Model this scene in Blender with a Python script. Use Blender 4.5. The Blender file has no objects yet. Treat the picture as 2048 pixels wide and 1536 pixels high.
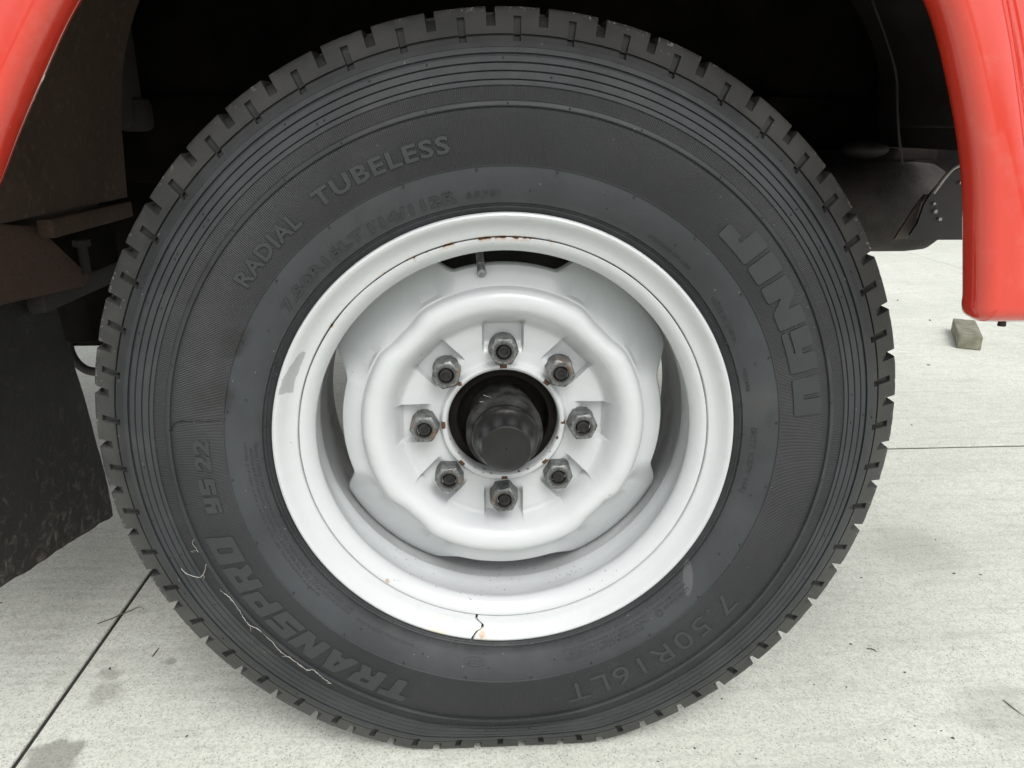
import bpy, bmesh, math, random
from math import sin, cos, pi, radians, hypot, atan2, sqrt, exp
from mathutils import Vector, Matrix, noise as mnoise
random.seed(11)
SC = bpy.context.scene
COL = SC.collection

# ------------------------------------------------------------------ camera
cam_data = bpy.data.cameras.new('camera')
cam_data.sensor_fit = 'HORIZONTAL'; cam_data.sensor_width = 36.0
cam_data.lens = 36.0 * 1540.0 / 2048.0
cam_data.clip_start = 0.02; cam_data.clip_end = 500
cam = bpy.data.objects.new('camera', cam_data); COL.objects.link(cam)
cam.location = (-0.0316, -0.707, 0.3059)
cam.rotation_euler = (radians(90 - 18.69), 0, radians(-3.03))
SC.camera = cam

# ------------------------------------------------------------------ world, sun, exposure
SUN_EL, SUN_AZ = 54.0, 165.0          # azimuth clockwise from +Y (north)
w = bpy.data.worlds.new('World'); SC.world = w; w.use_nodes = True
wn = w.node_tree; bg = wn.nodes['Background']
sky = wn.nodes.new('ShaderNodeTexSky'); sky.sky_type = 'NISHITA'; sky.sun_disc = False
sky.sun_elevation = radians(SUN_EL); sky.sun_rotation = radians(SUN_AZ)
sky.air_density = 1.0; sky.dust_density = 4.0; sky.ozone_density = 1.0
hs = wn.nodes.new('ShaderNodeHueSaturation'); hs.inputs['Saturation'].default_value = 0.12   # grey overcast
wn.links.new(sky.outputs[0], hs.inputs['Color']); wn.links.new(hs.outputs[0], bg.inputs[0])
bg.inputs[1].default_value = 0.15
sun_d = bpy.data.lights.new('sun', 'SUN'); sun_d.energy = 0.80; sun_d.angle = radians(30); sun_d.color = (1.0, 0.97, 0.93)
sun = bpy.data.objects.new('sun', sun_d); COL.objects.link(sun)
_a = radians(SUN_AZ); _e = radians(SUN_EL)
sun.rotation_euler = Vector((-sin(_a)*cos(_e), -cos(_a)*cos(_e), -sin(_e))).to_track_quat('-Z', 'Y').to_euler()
SC.view_settings.view_transform = 'Standard'; SC.view_settings.look = 'None'
SC.view_settings.exposure = 0.50; SC.view_settings.gamma = 1.0
SC.cycles.max_bounces = 8; SC.cycles.diffuse_bounces = 5; SC.cycles.use_denoising = True

G = -0.388            # ground level (wheel centre is the origin, axle along Y)

# ------------------------------------------------------------------ helpers
def tag(o, label=None, cat=None, group=None, kind=None):
    for k, v in (('label', label), ('category', cat), ('group', group), ('kind', kind)):
        if v: o[k] = v
    return o

def empty(name, loc=(0, 0, 0), parent=None):
    o = bpy.data.objects.new(name, None); COL.objects.link(o); o.location = loc
    o.empty_display_size = 0.05
    if parent: o.parent = parent
    return o

def obj(name, me, mat=None, parent=None):
    o = bpy.data.objects.new(name, me); COL.objects.link(o)
    if mat is not None and not me.materials: me.materials.append(mat)
    if parent: o.parent = parent
    return o

def mesh(name, vs, fs, mat=None, parent=None, smooth=40):
    me = bpy.data.meshes.new(name); me.from_pydata([tuple(v) for v in vs], [], fs); me.validate()
    bm = bmesh.new(); bm.from_mesh(me)
    bmesh.ops.recalc_face_normals(bm, faces=bm.faces)
    bm.to_mesh(me); bm.free(); me.update()
    if smooth:
        for p in me.polygons: p.use_smooth = True
        me.set_sharp_from_angle(angle=radians(smooth))
    return obj(name, me, mat, parent)

def from_bm(name, bm, mat=None, parent=None, smooth=40):
    bmesh.ops.recalc_face_normals(bm, faces=bm.faces)
    me = bpy.data.meshes.new(name); bm.to_mesh(me); bm.free()
    if smooth:
        for p in me.polygons: p.use_smooth = True
        me.set_sharp_from_angle(angle=radians(smooth))
    return obj(name, me, mat, parent)

def grid_faces(rows, cols, wrap_c=False, wrap_r=False):
    fs = []
    for i in range(rows if wrap_r else rows - 1):
        for j in range(cols if wrap_c else cols - 1):
            a, b = i, (i + 1) % rows; c, d = j, (j + 1) % cols
            fs.append((a*cols + c, a*cols + d, b*cols + d, b*cols + c))
    return fs

def lathe(name, prof, mat, parent, n=180, smooth=35, wob=None, close=False):
    vs = []
    for k, (r, y) in enumerate(prof):
        for j in range(n):
            t = 2*pi*j/n
            rr = r + (wob(k, t) if wob else 0)
            vs.append((rr*cos(t), y, rr*sin(t)))
    return mesh(name, vs, grid_faces(len(prof), n, True, close), mat, parent, smooth)

def bm_box(bm, lo, hi, bevel=0.0, rot=None, seg=2):
    c = Vector([(a+b)/2 for a, b in zip(lo, hi)]); s = [abs(b-a) for a, b in zip(lo, hi)]
    m = Matrix.Translation(c) @ (rot.to_4x4() if rot else Matrix()) @ Matrix.Diagonal((*s, 1))
    r = bmesh.ops.create_cube(bm, size=1.0, matrix=m)
    if bevel:
        es = list({e for v in r['verts'] for e in v.link_edges})
        bmesh.ops.bevel(bm, geom=es, offset=bevel, segments=seg, affect='EDGES', profile=0.5)

def box(name, lo, hi, mat, parent=None, bevel=0.002, rot=None):
    bm = bmesh.new(); bm_box(bm, lo, hi, bevel, rot); return from_bm(name, bm, mat, parent)

def tube(name, pts, r, mat, parent=None, n=8, taper=None):
    pts = [Vector(p) for p in pts]; vs = []; up = Vector((0.13, 0.2, 0.97))
    for i, p in enumerate(pts):
        d = (pts[min(i+1, len(pts)-1)] - pts[max(i-1, 0)]).normalized()
        a = d.cross(up).normalized(); b = d.cross(a)
        rr = r*(taper(i/(len(pts)-1)) if taper else 1)
        for j in range(n):
            t = 2*pi*j/n; vs.append(p + a*(rr*cos(t)) + b*(rr*sin(t)))
    fs = grid_faces(len(pts), n, True)
    fs.append(tuple(range(n))); fs.append(tuple((len(pts)-1)*n + j for j in range(n)))
    return mesh(name, vs, fs, mat, parent, 50)

def smooth_path(pts, sub=6):
    pts = [Vector(p) for p in pts]; out = []
    for i in range(len(pts)-1):
        p0 = pts[max(i-1, 0)]; p1 = pts[i]; p2 = pts[i+1]; p3 = pts[min(i+2, len(pts)-1)]
        for k in range(sub):
            t = k/sub
            out.append(0.5*((2*p1) + (p2-p0)*t + (2*p0-5*p1+4*p2-p3)*t*t + (3*p1-p0-3*p2+p3)*t**3))
    out.append(pts[-1]); return out

def plate(name, poly, thick, mat, parent=None, axis='y', bevel=0.001):
    """prism from a 3-D polygon, thickened along +axis"""
    d = {'x': Vector((thick, 0, 0)), 'y': Vector((0, thick, 0)), 'z': Vector((0, 0, thick))}[axis]
    n = len(poly); vs = [Vector(p) for p in poly] + [Vector(p) + d for p in poly]
    fs = [tuple(range(n)), tuple(range(2*n-1, n-1, -1))] + [(i, (i+1) % n, n+(i+1) % n, n+i) for i in range(n)]
    return mesh(name, vs, fs, mat, parent, 30)

def sstep(a, b, x):
    t = min(1, max(0, (x-a)/(b-a))); return t*t*(3-2*t)

# ------------------------------------------------------------------ node helpers
class NT:
    def __init__(s, name):
        s.m = bpy.data.materials.new(name); s.m.use_nodes = True
        s.t = s.m.node_tree; s.b = s.t.nodes['Principled BSDF']
        s.tc = s.t.nodes.new('ShaderNodeTexCoord')
    def n(s, typ, **kw):
        nd = s.t.nodes.new(typ)
        for k, v in kw.items(): setattr(nd, k, v)
        return nd
    def lk(s, a, b): s.t.links.new(a, b)
    def put(s, sock, v):
        if isinstance(v, bpy.types.NodeSocket): s.lk(v, sock)
        else: sock.default_value = v
    def math(s, op, a, b=0.0, c=None, clamp=False):
        nd = s.n('ShaderNodeMath', operation=op, use_clamp=clamp)
        s.put(nd.inputs[0], a); s.put(nd.inputs[1], b)
        if c is not None: s.put(nd.inputs[2], c)
        return nd.outputs[0]
    def noise(s, scale, detail=4, rough=0.55, vec=None, dist=0.0):
        nd = s.n('ShaderNodeTexNoise'); nd.inputs['Scale'].default_value = scale
        nd.inputs['Detail'].default_value = detail; nd.inputs['Roughness'].default_value = rough
        nd.inputs['Distortion'].default_value = dist
        s.lk(vec if vec is not None else s.tc.outputs['Object'], nd.inputs['Vector']); return nd.outputs[0]
    def mapping(s, scale=(1, 1, 1), vec=None, loc=(0, 0, 0)):
        nd = s.n('ShaderNodeMapping'); nd.inputs['Scale'].default_value = scale; nd.inputs['Location'].default_value = loc
        s.lk(vec if vec is not None else s.tc.outputs['Object'], nd.inputs[0]); return nd.outputs[0]
    def voronoi(s, scale, vec=None, feat='F1'):
        nd = s.n('ShaderNodeTexVoronoi', feature=feat); nd.inputs['Scale'].default_value = scale
        s.lk(vec if vec is not None else s.tc.outputs['Object'], nd.inputs['Vector']); return nd
    def ramp(s, v, a, b):
        nd = s.n('ShaderNodeMapRange', interpolation_type='SMOOTHSTEP')
        s.put(nd.inputs['Value'], v); s.put(nd.inputs['From Min'], a); s.put(nd.inputs['From Max'], b)
        return nd.outputs[0]
    def mix(s, f, a, b):
        nd = s.n('ShaderNodeMix', data_type='RGBA')
        s.put(nd.inputs[0], f)
        for k, v in ((6, a), (7, b)):
            if isinstance(v, bpy.types.NodeSocket): s.lk(v, nd.inputs[k])
            else: nd.inputs[k].default_value = (*v, 1)
        return nd.outputs[2]
    def bump(s, h, strength=0.3, dist=0.001, normal=None):
        nd = s.n('ShaderNodeBump'); nd.inputs['Strength'].default_value = strength; nd.inputs['Distance'].default_value = dist
        s.lk(h, nd.inputs['Height'])
        if normal is not None: s.lk(normal, nd.inputs['Normal'])
        return nd.outputs[0]
    def polar(s):
        sep = s.n('ShaderNodeSeparateXYZ'); s.lk(s.tc.outputs['Object'], sep.inputs[0])
        x, y, z = sep.outputs
        r = s.math('SQRT', s.math('ADD', s.math('MULTIPLY', x, x), s.math('MULTIPLY', z, z)))
        return x, y, z, r, s.math('ARCTAN2', z, x)
    def out(s, color=None, rough=None, metal=None, normal=None, coat=None, spec=None):
        for k, v in (('Base Color', color), ('Roughness', rough), ('Metallic', metal), ('Normal', normal), ('Coat Weight', coat), ('Specular IOR Level', spec)):
            if v is None: continue
            if isinstance(v, bpy.types.NodeSocket): s.lk(v, s.b.inputs[k])
            elif k == 'Base Color': s.b.inputs[k].default_value = (*v, 1)
            else: s.b.inputs[k].default_value = v
        return s.m
    def band(s, v, a, b, soft):
        return s.math('MULTIPLY', s.ramp(v, a-soft, a+soft), s.math('SUBTRACT', 1.0, s.ramp(v, b-soft, b+soft)))
    def near(s, pos, px, pz, rad, soft=0.3, wob=None):
        """disc mask round (px, pz) in the two given sockets"""
        a = s.math('SUBTRACT', pos[0], px); b = s.math('SUBTRACT', pos[1], pz)
        d = s.math('SQRT', s.math('ADD', s.math('MULTIPLY', a, a), s.math('MULTIPLY', b, b)))
        if wob is not None: d = s.math('ADD', d, wob)
        return s.math('SUBTRACT', 1.0, s.ramp(d, rad*(1-soft), rad*(1+soft)))

# ------------------------------------------------------------------ materials
def m_rubber():
    t = NT('tyre_rubber'); x, y, z, r, th = t.polar()
    n1 = t.noise(9, 5, 0.6); n2 = t.noise(70, 4, 0.65); n3 = t.noise(420, 2, 0.5)
    col = t.mix(t.ramp(n1, 0.35, 0.7), (0.022, 0.0245, 0.0262), (0.035, 0.0385, 0.041))
    # greyish bloom on the smooth inner sidewall and the raised rim guards
    bloom = t.math('ADD', t.math('MULTIPLY', t.ramp(r, 0.2390, 0.2480), t.math('SUBTRACT', 1.0, t.ramp(r, 0.2690, 0.2735))), t.math('MULTIPLY', t.band(r, 0.3375, 0.3665, 0.001), 0.5))
    col = t.mix(t.math('MULTIPLY', t.math('MULTIPLY', bloom, t.math('MULTIPLY_ADD', n1, 0.9, 0.05)), 0.60), col, (0.056, 0.064, 0.071))
    # dusty tread shoulder
    dust = t.math('MULTIPLY', t.ramp(r, 0.362, 0.392), t.ramp(t.math('ADD', n1, t.math('MULTIPLY', n2, 0.5)), 0.55, 0.95))
    col = t.mix(t.math('MULTIPLY', dust, 0.45), col, (0.085, 0.082, 0.074))
    # olive road film on the tread blocks
    col = t.mix(t.math('MULTIPLY', t.ramp(r, 0.372, 0.380), 0.30), col, (0.058, 0.058, 0.050))
    rub = t.noise(1.0, 3, 0.6, t.mapping((34, 34, 34)))
    film = t.math('MULTIPLY', t.ramp(t.noise(6.5, 5, 0.65), 0.50, 0.72), t.ramp(rub, 0.30, 0.65))
    col = t.mix(t.math('MULTIPLY', film, 0.28), col, (0.085, 0.083, 0.076))
    # pale specks and scuffs
    v = t.voronoi(95); sp = t.math('MULTIPLY', t.math('LESS_THAN', v.outputs['Distance'], 0.055), t.math('GREATER_THAN', t.noise(23, 2), 0.52))
    v2 = t.voronoi(60, t.mapping((1, 1, 0.35))); sc = t.math('MULTIPLY', t.math('LESS_THAN', v2.outputs['Distance'], 0.035), t.ramp(r, 0.33, 0.38))
    col = t.mix(t.math('MULTIPLY', t.math('MAXIMUM', sp, sc), 0.55), col, (0.32, 0.31, 0.29))
    # white scuffing along the outermost edge of the tread
    edge = t.math('MULTIPLY', t.ramp(r, 0.3945, 0.3995), t.math('GREATER_THAN', t.noise(330, 3, 0.7), 0.60))
    edge = t.math('MULTIPLY', edge, t.ramp(t.noise(14, 2), 0.40, 0.60))
    col = t.mix(t.math('MULTIPLY', edge, 0.65), col, (0.42, 0.40, 0.37))
    # dark greasy smears on the left sidewall
    wob = t.math('MULTIPLY', t.math('SUBTRACT', t.noise(45, 4), 0.5), 0.030)
    for px, pz, rad in ((-0.273, 0.066, 0.017), (-0.250, 0.116, 0.012)):
        col = t.mix(t.math('MULTIPLY', t.near((x, z), px, pz, rad, 0.5, wob), 0.75), col, (0.010, 0.010, 0.011))
    # pale leaf-shaped rub mark at the lower right
    leaf = t.near((t.math('MULTIPLY', t.math('SUBTRACT', x, 0.194), 3.9), t.math('SUBTRACT', z, -0.1545)), 0, 0, 0.019, 0.12)
    col = t.mix(t.math('MULTIPLY', leaf, 0.45), col, (0.12, 0.12, 0.12))
    # fine radial knurling
    kn = t.math('MAXIMUM', t.band(r, 0.2722, 0.3196, 0.0006), t.band(r, 0.3258, 0.3366, 0.0006))
    w1 = t.math('SINE', t.math('MULTIPLY', th, 1150.0))
    hgt = t.math('ADD', t.math('MULTIPLY', t.math('MULTIPLY', w1, kn), 0.55), t.math('MULTIPLY', n3, 0.35))
    nr = t.bump(hgt, 0.75, 0.0006); nr = t.bump(n2, 0.16, 0.002, nr)
    col = t.mix(t.math('MULTIPLY', kn, t.math('MULTIPLY_ADD', w1, -0.22, 0.50)), col, (0.016, 0.016, 0.017))
    return t.out(col, t.math('MULTIPLY_ADD', n2, 0.25, 0.46), 0, nr, spec=0.42)

def m_letter():
    t = NT('raised_rubber'); n1 = t.noise(30, 4); n3 = t.noise(300, 2)
    col = t.mix(n1, (0.023, 0.0255, 0.027), (0.036, 0.039, 0.042))
    return t.out(col, 0.52, 0, t.bump(n3, 0.25, 0.0004), spec=0.45)

def m_white():
    t = NT('white_wheel_paint'); x, y, z, r, th = t.polar()
    n1 = t.noise(7, 4); n2 = t.noise(60, 4); nf = t.noise(230, 4, 0.7)
    col = t.mix(n1, (0.500, 0.522, 0.528), (0.550, 0.570, 0.577))
    # grime film, patchy
    col = t.mix(t.math('MULTIPLY', t.ramp(t.noise(22, 5, 0.7), 0.52, 0.80), 0.12), col, (0.45, 0.45, 0.42))
    # rust creeping along the seam between the lock ring and the rim
    wb = t.math('MULTIPLY', t.math('SUBTRACT', t.noise(120, 3), 0.5), 0.004)
    rr = t.math('ADD', r, wb)
    ang = t.math('MULTIPLY_ADD', t.band(th, 1.35, 2.60, 0.20), 0.20, t.noise(55, 4, 0.7))
    seam = t.math('MULTIPLY', t.band(rr, 0.2052, 0.2072, 0.0004), t.math('GREATER_THAN', ang, 0.735))
    halo = t.math('MULTIPLY', t.band(rr, 0.2025, 0.2085, 0.0012), t.ramp(ang, 0.68, 0.76))
    # rust chips on the collar opposite each nut
    c8 = t.math('COSINE', t.math('MULTIPLY', t.math('ADD', th, wb), 8.0))
    col8 = t.math('MULTIPLY', t.band(t.math('ADD', r, t.math('MULTIPLY', wb, 0.6)), 0.0622, 0.0668, 0.0004), t.math('GREATER_THAN', t.math('MULTIPLY_ADD', t.noise(75, 3, 0.6), 0.55, c8), 1.20))
    lip = t.math('MULTIPLY', t.band(rr, 0.0592, 0.0620, 0.0003), t.math('GREATER_THAN', t.noise(160, 2), 0.66))
    col = t.mix(t.math('MULTIPLY', halo, 0.35), col, (0.46, 0.27, 0.12))
    rust = t.math('MAXIMUM', seam, t.math('MAXIMUM', col8, lip))
    col = t.mix(rust, col, t.mix(nf, (0.040, 0.022, 0.013), (0.17, 0.075, 0.028)))
    # rust spot beside the split of the ring, faint yellow stain left of it
    wf = t.math('MULTIPLY', t.math('SUBTRACT', nf, 0.5), 0.010)
    for px, pz, rad, c, k in ((-0.0268, -0.2218, 0.0030, (0.16, 0.055, 0.02), 0.9), (-0.0263, -0.2225, 0.0060, (0.56, 0.42, 0.28), 0.45), (-0.075, -0.2120, 0.010, (0.66, 0.58, 0.40), 0.5), (-0.1265, -0.158, 0.0018, (0.36, 0.23, 0.10), 0.7)):
        col = t.mix(t.math('MULTIPLY', t.near((x, z), px, pz, rad, 0.5, wf), k), col, c)
    # flaked patch showing grey primer, upper left of the lock ring
    wp = t.math('MULTIPLY', t.math('SUBTRACT', t.noise(95, 3), 0.5), 0.0045)
    pt = t.math('MULTIPLY', t.band(t.math('ADD', r, wp), 0.2150, 0.2262, 0.0002), t.band(t.math('ADD', th, t.math('MULTIPLY', wp, 8.0)), 2.66, 2.87, 0.003))
    pt = t.math('MULTIPLY', pt, t.math('GREATER_THAN', t.math('MULTIPLY_ADD', t.math('SUBTRACT', th, 2.66), 0.06, 0.2150), t.math('SUBTRACT', r, t.math('MULTIPLY_ADD', wp, 1.0, 0.003))))
    col = t.mix(pt, col, (0.335, 0.345, 0.352))
    # runs of flaked paint on the dish and pin-prick dirt on the floor of the rim
    for px, pz, rad in ((0.1130, -0.0885, 0.0055), (0.1155, -0.0790, 0.0022), (0.0195, 0.1115, 0.0042)):
        col = t.mix(t.math('MULTIPLY', t.near((x, z), px, pz, rad, 0.12, t.math('MULTIPLY', wp, 0.8)), 0.75), col, (0.40, 0.40, 0.385))
    v = t.voronoi(150); n4 = t.noise(13, 2)
    specks = t.math('MULTIPLY', t.math('LESS_THAN', v.outputs['Distance'], 0.11), t.math('GREATER_THAN', n4, 0.50))
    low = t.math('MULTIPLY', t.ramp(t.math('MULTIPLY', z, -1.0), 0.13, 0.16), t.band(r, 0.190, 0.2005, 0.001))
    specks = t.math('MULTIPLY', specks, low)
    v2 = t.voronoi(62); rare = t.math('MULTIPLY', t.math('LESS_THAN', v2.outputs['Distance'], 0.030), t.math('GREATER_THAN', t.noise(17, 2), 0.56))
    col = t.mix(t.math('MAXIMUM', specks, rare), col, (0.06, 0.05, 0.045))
    under = t.math('MULTIPLY', t.ramp(t.math('MULTIPLY_ADD', n2, 0.02, y), 0.132, 0.172), t.ramp(r, 0.180, 0.186))   # barrel colour falls to near-black towards its rear end
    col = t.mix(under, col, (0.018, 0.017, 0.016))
    nr = t.bump(n2, 0.14, 0.003); nr = t.bump(t.noise(24, 3, 0.6), 0.30, 0.004, nr); nr = t.bump(pt, -0.35, 0.0004, nr)
    ro = t.math('MULTIPLY_ADD', t.math('MAXIMUM', rust, pt), 0.45, t.math('MULTIPLY_ADD', n2, 0.12, 0.24))
    t.b.inputs['Coat Roughness'].default_value = 0.14
    return t.out(col, ro, 0, nr, coat=0.25, spec=0.35)

def m_red():
    t = NT('red_body_paint'); n = t.noise(5, 3); n2 = t.noise(120, 3)
    v = t.voronoi(55); chip = t.math('MULTIPLY', t.math('LESS_THAN', v.outputs['Distance'], 0.03), t.math('GREATER_THAN', t.noise(12, 2), 0.58))
    col = t.mix(n, (0.54, 0.028, 0.013), (0.63, 0.040, 0.019))
    col = t.mix(t.math('MULTIPLY', t.ramp(t.noise(40, 5, 0.7), 0.5, 0.8), 0.10), col, (0.55, 0.33, 0.28))
    col = t.mix(t.math('MULTIPLY', chip, 0.7), col, (0.55, 0.36, 0.22))
    m = t.out(col, t.math('MULTIPLY_ADD', n2, 0.08, 0.16), 0, t.bump(t.noise(9, 2), 0.06, 0.004), coat=1.0)
    t.b.inputs['Coat Roughness'].default_value = 0.03
    return m

def m_simple(name, c1, c2, rough=0.7, metal=0.0, scale=20, bump=0.3, bscale=90, dist=0.002, spec=0.5):
    t = NT(name); n = t.noise(scale, 5, 0.6); nb = t.noise(bscale, 4, 0.65)
    return t.out(t.mix(t.ramp(n, 0.3, 0.7), c1, c2), rough, metal, t.bump(nb, bump, dist), spec=spec)

def m_nut():
    t = NT('galvanised_nut'); x, y, z, r, th = t.polar()
    off = t.n('ShaderNodeObjectInfo').outputs['Random']
    P = t.n('ShaderNodeVectorMath', operation='ADD'); t.lk(t.tc.outputs['Object'], P.inputs[0])
    cmb = t.n('ShaderNodeCombineXYZ'); t.lk(t.math('MULTIPLY', off, 37.0), cmb.inputs[0]); t.lk(cmb.outputs[0], P.inputs[1]); P = P.outputs[0]
    n = t.noise(150, 5, 0.7, P); n2 = t.noise(480, 3, 0.7, P); n3 = t.noise(60, 3, 0.5, P)
    col = t.mix(t.ramp(n2, 0.3, 0.7), (0.12, 0.125, 0.125), (0.27, 0.28, 0.275))
    col = t.mix(t.math('MULTIPLY', t.ramp(n, 0.46, 0.62), 0.85), col, (0.06, 0.06, 0.058))
    # greasy ring round the stud
    g = t.math('SUBTRACT', 1.0, t.ramp(t.math('MULTIPLY_ADD', t.math('SUBTRACT', n, 0.5), 0.018, r), 0.0084, 0.0120))
    col = t.mix(t.math('MULTIPLY', g, 0.85), col, (0.035, 0.034, 0.032))
    col = t.mix(t.math('MULTIPLY', t.ramp(t.math('MULTIPLY_ADD', off, 0.10, n3), 0.63, 0.73), 0.5), col, (0.19, 0.095, 0.04))
    col = t.mix(t.math('MULTIPLY', t.ramp(y, 0.004, 0.016), 0.45), col, (0.09, 0.09, 0.088))
    return t.out(col, t.math('MULTIPLY_ADD', n, 0.3, 0.30), 0.5, t.bump(n2, 0.5, 0.0008))

def m_flap():
    t = NT('mud_flap_rubber'); n = t.noise(14, 5, 0.65); n2 = t.noise(75, 5, 0.7, dist=0.8)
    sep = t.n('ShaderNodeSeparateXYZ'); t.lk(t.tc.outputs['Object'], sep.inputs[0])
    low = t.ramp(sep.outputs[2], 0.02, -0.25)
    col = t.mix(n, (0.018, 0.017, 0.016), (0.035, 0.033, 0.030))
    mud = t.math('MULTIPLY', t.ramp(t.math('ADD', n2, t.math('MULTIPLY', low, 0.10)), 0.56, 0.74), t.math('MULTIPLY_ADD', low, 0.60, 0.45))
    col = t.mix(mud, col, (0.13, 0.115, 0.095))
    return t.out(col, 0.62, 0, t.bump(n2, 0.8, 0.004), spec=0.35)

def m_mud():
    t = NT('muddy_steel'); n = t.noise(10, 5, 0.6); n2 = t.noise(90, 5, 0.7)
    col = t.mix(n, (0.060, 0.042, 0.032), (0.120, 0.083, 0.064))
    col = t.mix(t.math('MULTIPLY', t.ramp(n2, 0.5, 0.75), 0.5), col, (0.19, 0.14, 0.11))
    return t.out(col, 0.9, 0, t.bump(n2, 0.5, 0.003), spec=0.2)

def m_rustplate():
    t = NT('rusty_undersealed_steel'); n = t.noise(12, 5, 0.6); v = t.noise(110, 5, 0.75, dist=1.5)
    col = t.mix(n, (0.095, 0.062, 0.050), (0.175, 0.115, 0.093))
    col = t.mix(t.ramp(v, 0.55, 0.72), col, (0.05, 0.03, 0.024))
    return t.out(col, 0.85, 0, t.bump(v, 0.9, 0.004), spec=0.2)

def m_concrete():
    t = NT('pale_concrete'); P = t.n('ShaderNodeNewGeometry').outputs['Position']
    oi = t.n('ShaderNodeObjectInfo').outputs['Random']
    n1 = t.noise(1.7, 6, 0.62, P); n2 = t.noise(9, 6, 0.65, P); n3 = t.noise(60, 5, 0.7, P); n4 = t.noise(300, 4, 0.8, P)
    st = t.noise(24, 4, 0.65, t.mapping((0.35, 3.2, 1), P))     # broom streaks
    col = t.mix(t.ramp(n1, 0.32, 0.70), (0.60, 0.618, 0.55), (0.71, 0.727, 0.655))
    col = t.mix(t.math('MULTIPLY', t.ramp(n2, 0.50, 0.75), 0.35), col, (0.40, 0.415, 0.36))
    col = t.mix(t.math('MULTIPLY', t.ramp(st, 0.48, 0.68), 0.34), col, (0.40, 0.41, 0.365))
    col = t.mix(t.math('MULTIPLY', t.ramp(n4, 0.45, 0.62), 0.60), col, (0.34, 0.35, 0.31))
    col = t.mix(t.math('MULTIPLY', t.ramp(n3, 0.45, 0.75), 0.28), col, (0.36, 0.37, 0.325))
    v = t.voronoi(230, P); pit = t.math('MULTIPLY', t.math('LESS_THAN', v.outputs['Distance'], 0.22), t.math('GREATER_THAN', n3, 0.49))
    v2 = t.voronoi(120, P); pit2 = t.math('MULTIPLY', t.math('LESS_THAN', v2.outputs['Distance'], 0.07), t.math('GREATER_THAN', t.noise(31, 2, 0.5, P), 0.52))
    pits = t.math('MAXIMUM', pit, pit2)
    col = t.mix(t.math('MULTIPLY', pits, 0.62), col, (0.12, 0.12, 0.10))
    col = t.mix(t.math('MULTIPLY', oi, 0.10), col, (0.44, 0.45, 0.42))
    # oil drips and grey patches left of the wheel, worn patch at the right
    sep = t.n('ShaderNodeSeparateXYZ'); t.lk(P, sep.inputs[0]); X, Y = sep.outputs[0], sep.outputs[1]
    wb = t.math('MULTIPLY', t.math('SUBTRACT', t.noise(38, 4, 0.6, P), 0.5), 0.045)
    for px, py, rad, k, so in ((-0.5235, 0.022, 0.030, 0.62, 0.22), (-0.510, 0.128, 0.022, 0.42, 0.45), (-0.520, 0.165, 0.012, 0.42, 0.5), (-0.450, 0.185, 0.008, 0.5, 0.5), (0.62, 0.04, 0.045, 0.25, 0.8), (0.72, 0.42, 0.07, 0.28, 0.8), (0.42, 0.10, 0.03, 0.12, 0.8)):
        col = t.mix(t.math('MULTIPLY', t.near((X, Y), px, py, rad, so, wb), k), col, (0.16, 0.16, 0.135))
    h = t.math('ADD', t.math('MULTIPLY', n4, 0.5), t.math('MULTIPLY', st, 0.4))
    nr = t.bump(h, 0.55, 0.0022); nr = t.bump(pits, -0.5, 0.0015, nr); nr = t.bump(n3, 0.25, 0.004, nr)
    return t.out(col, 0.88, 0, nr, spec=0.25)

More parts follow.
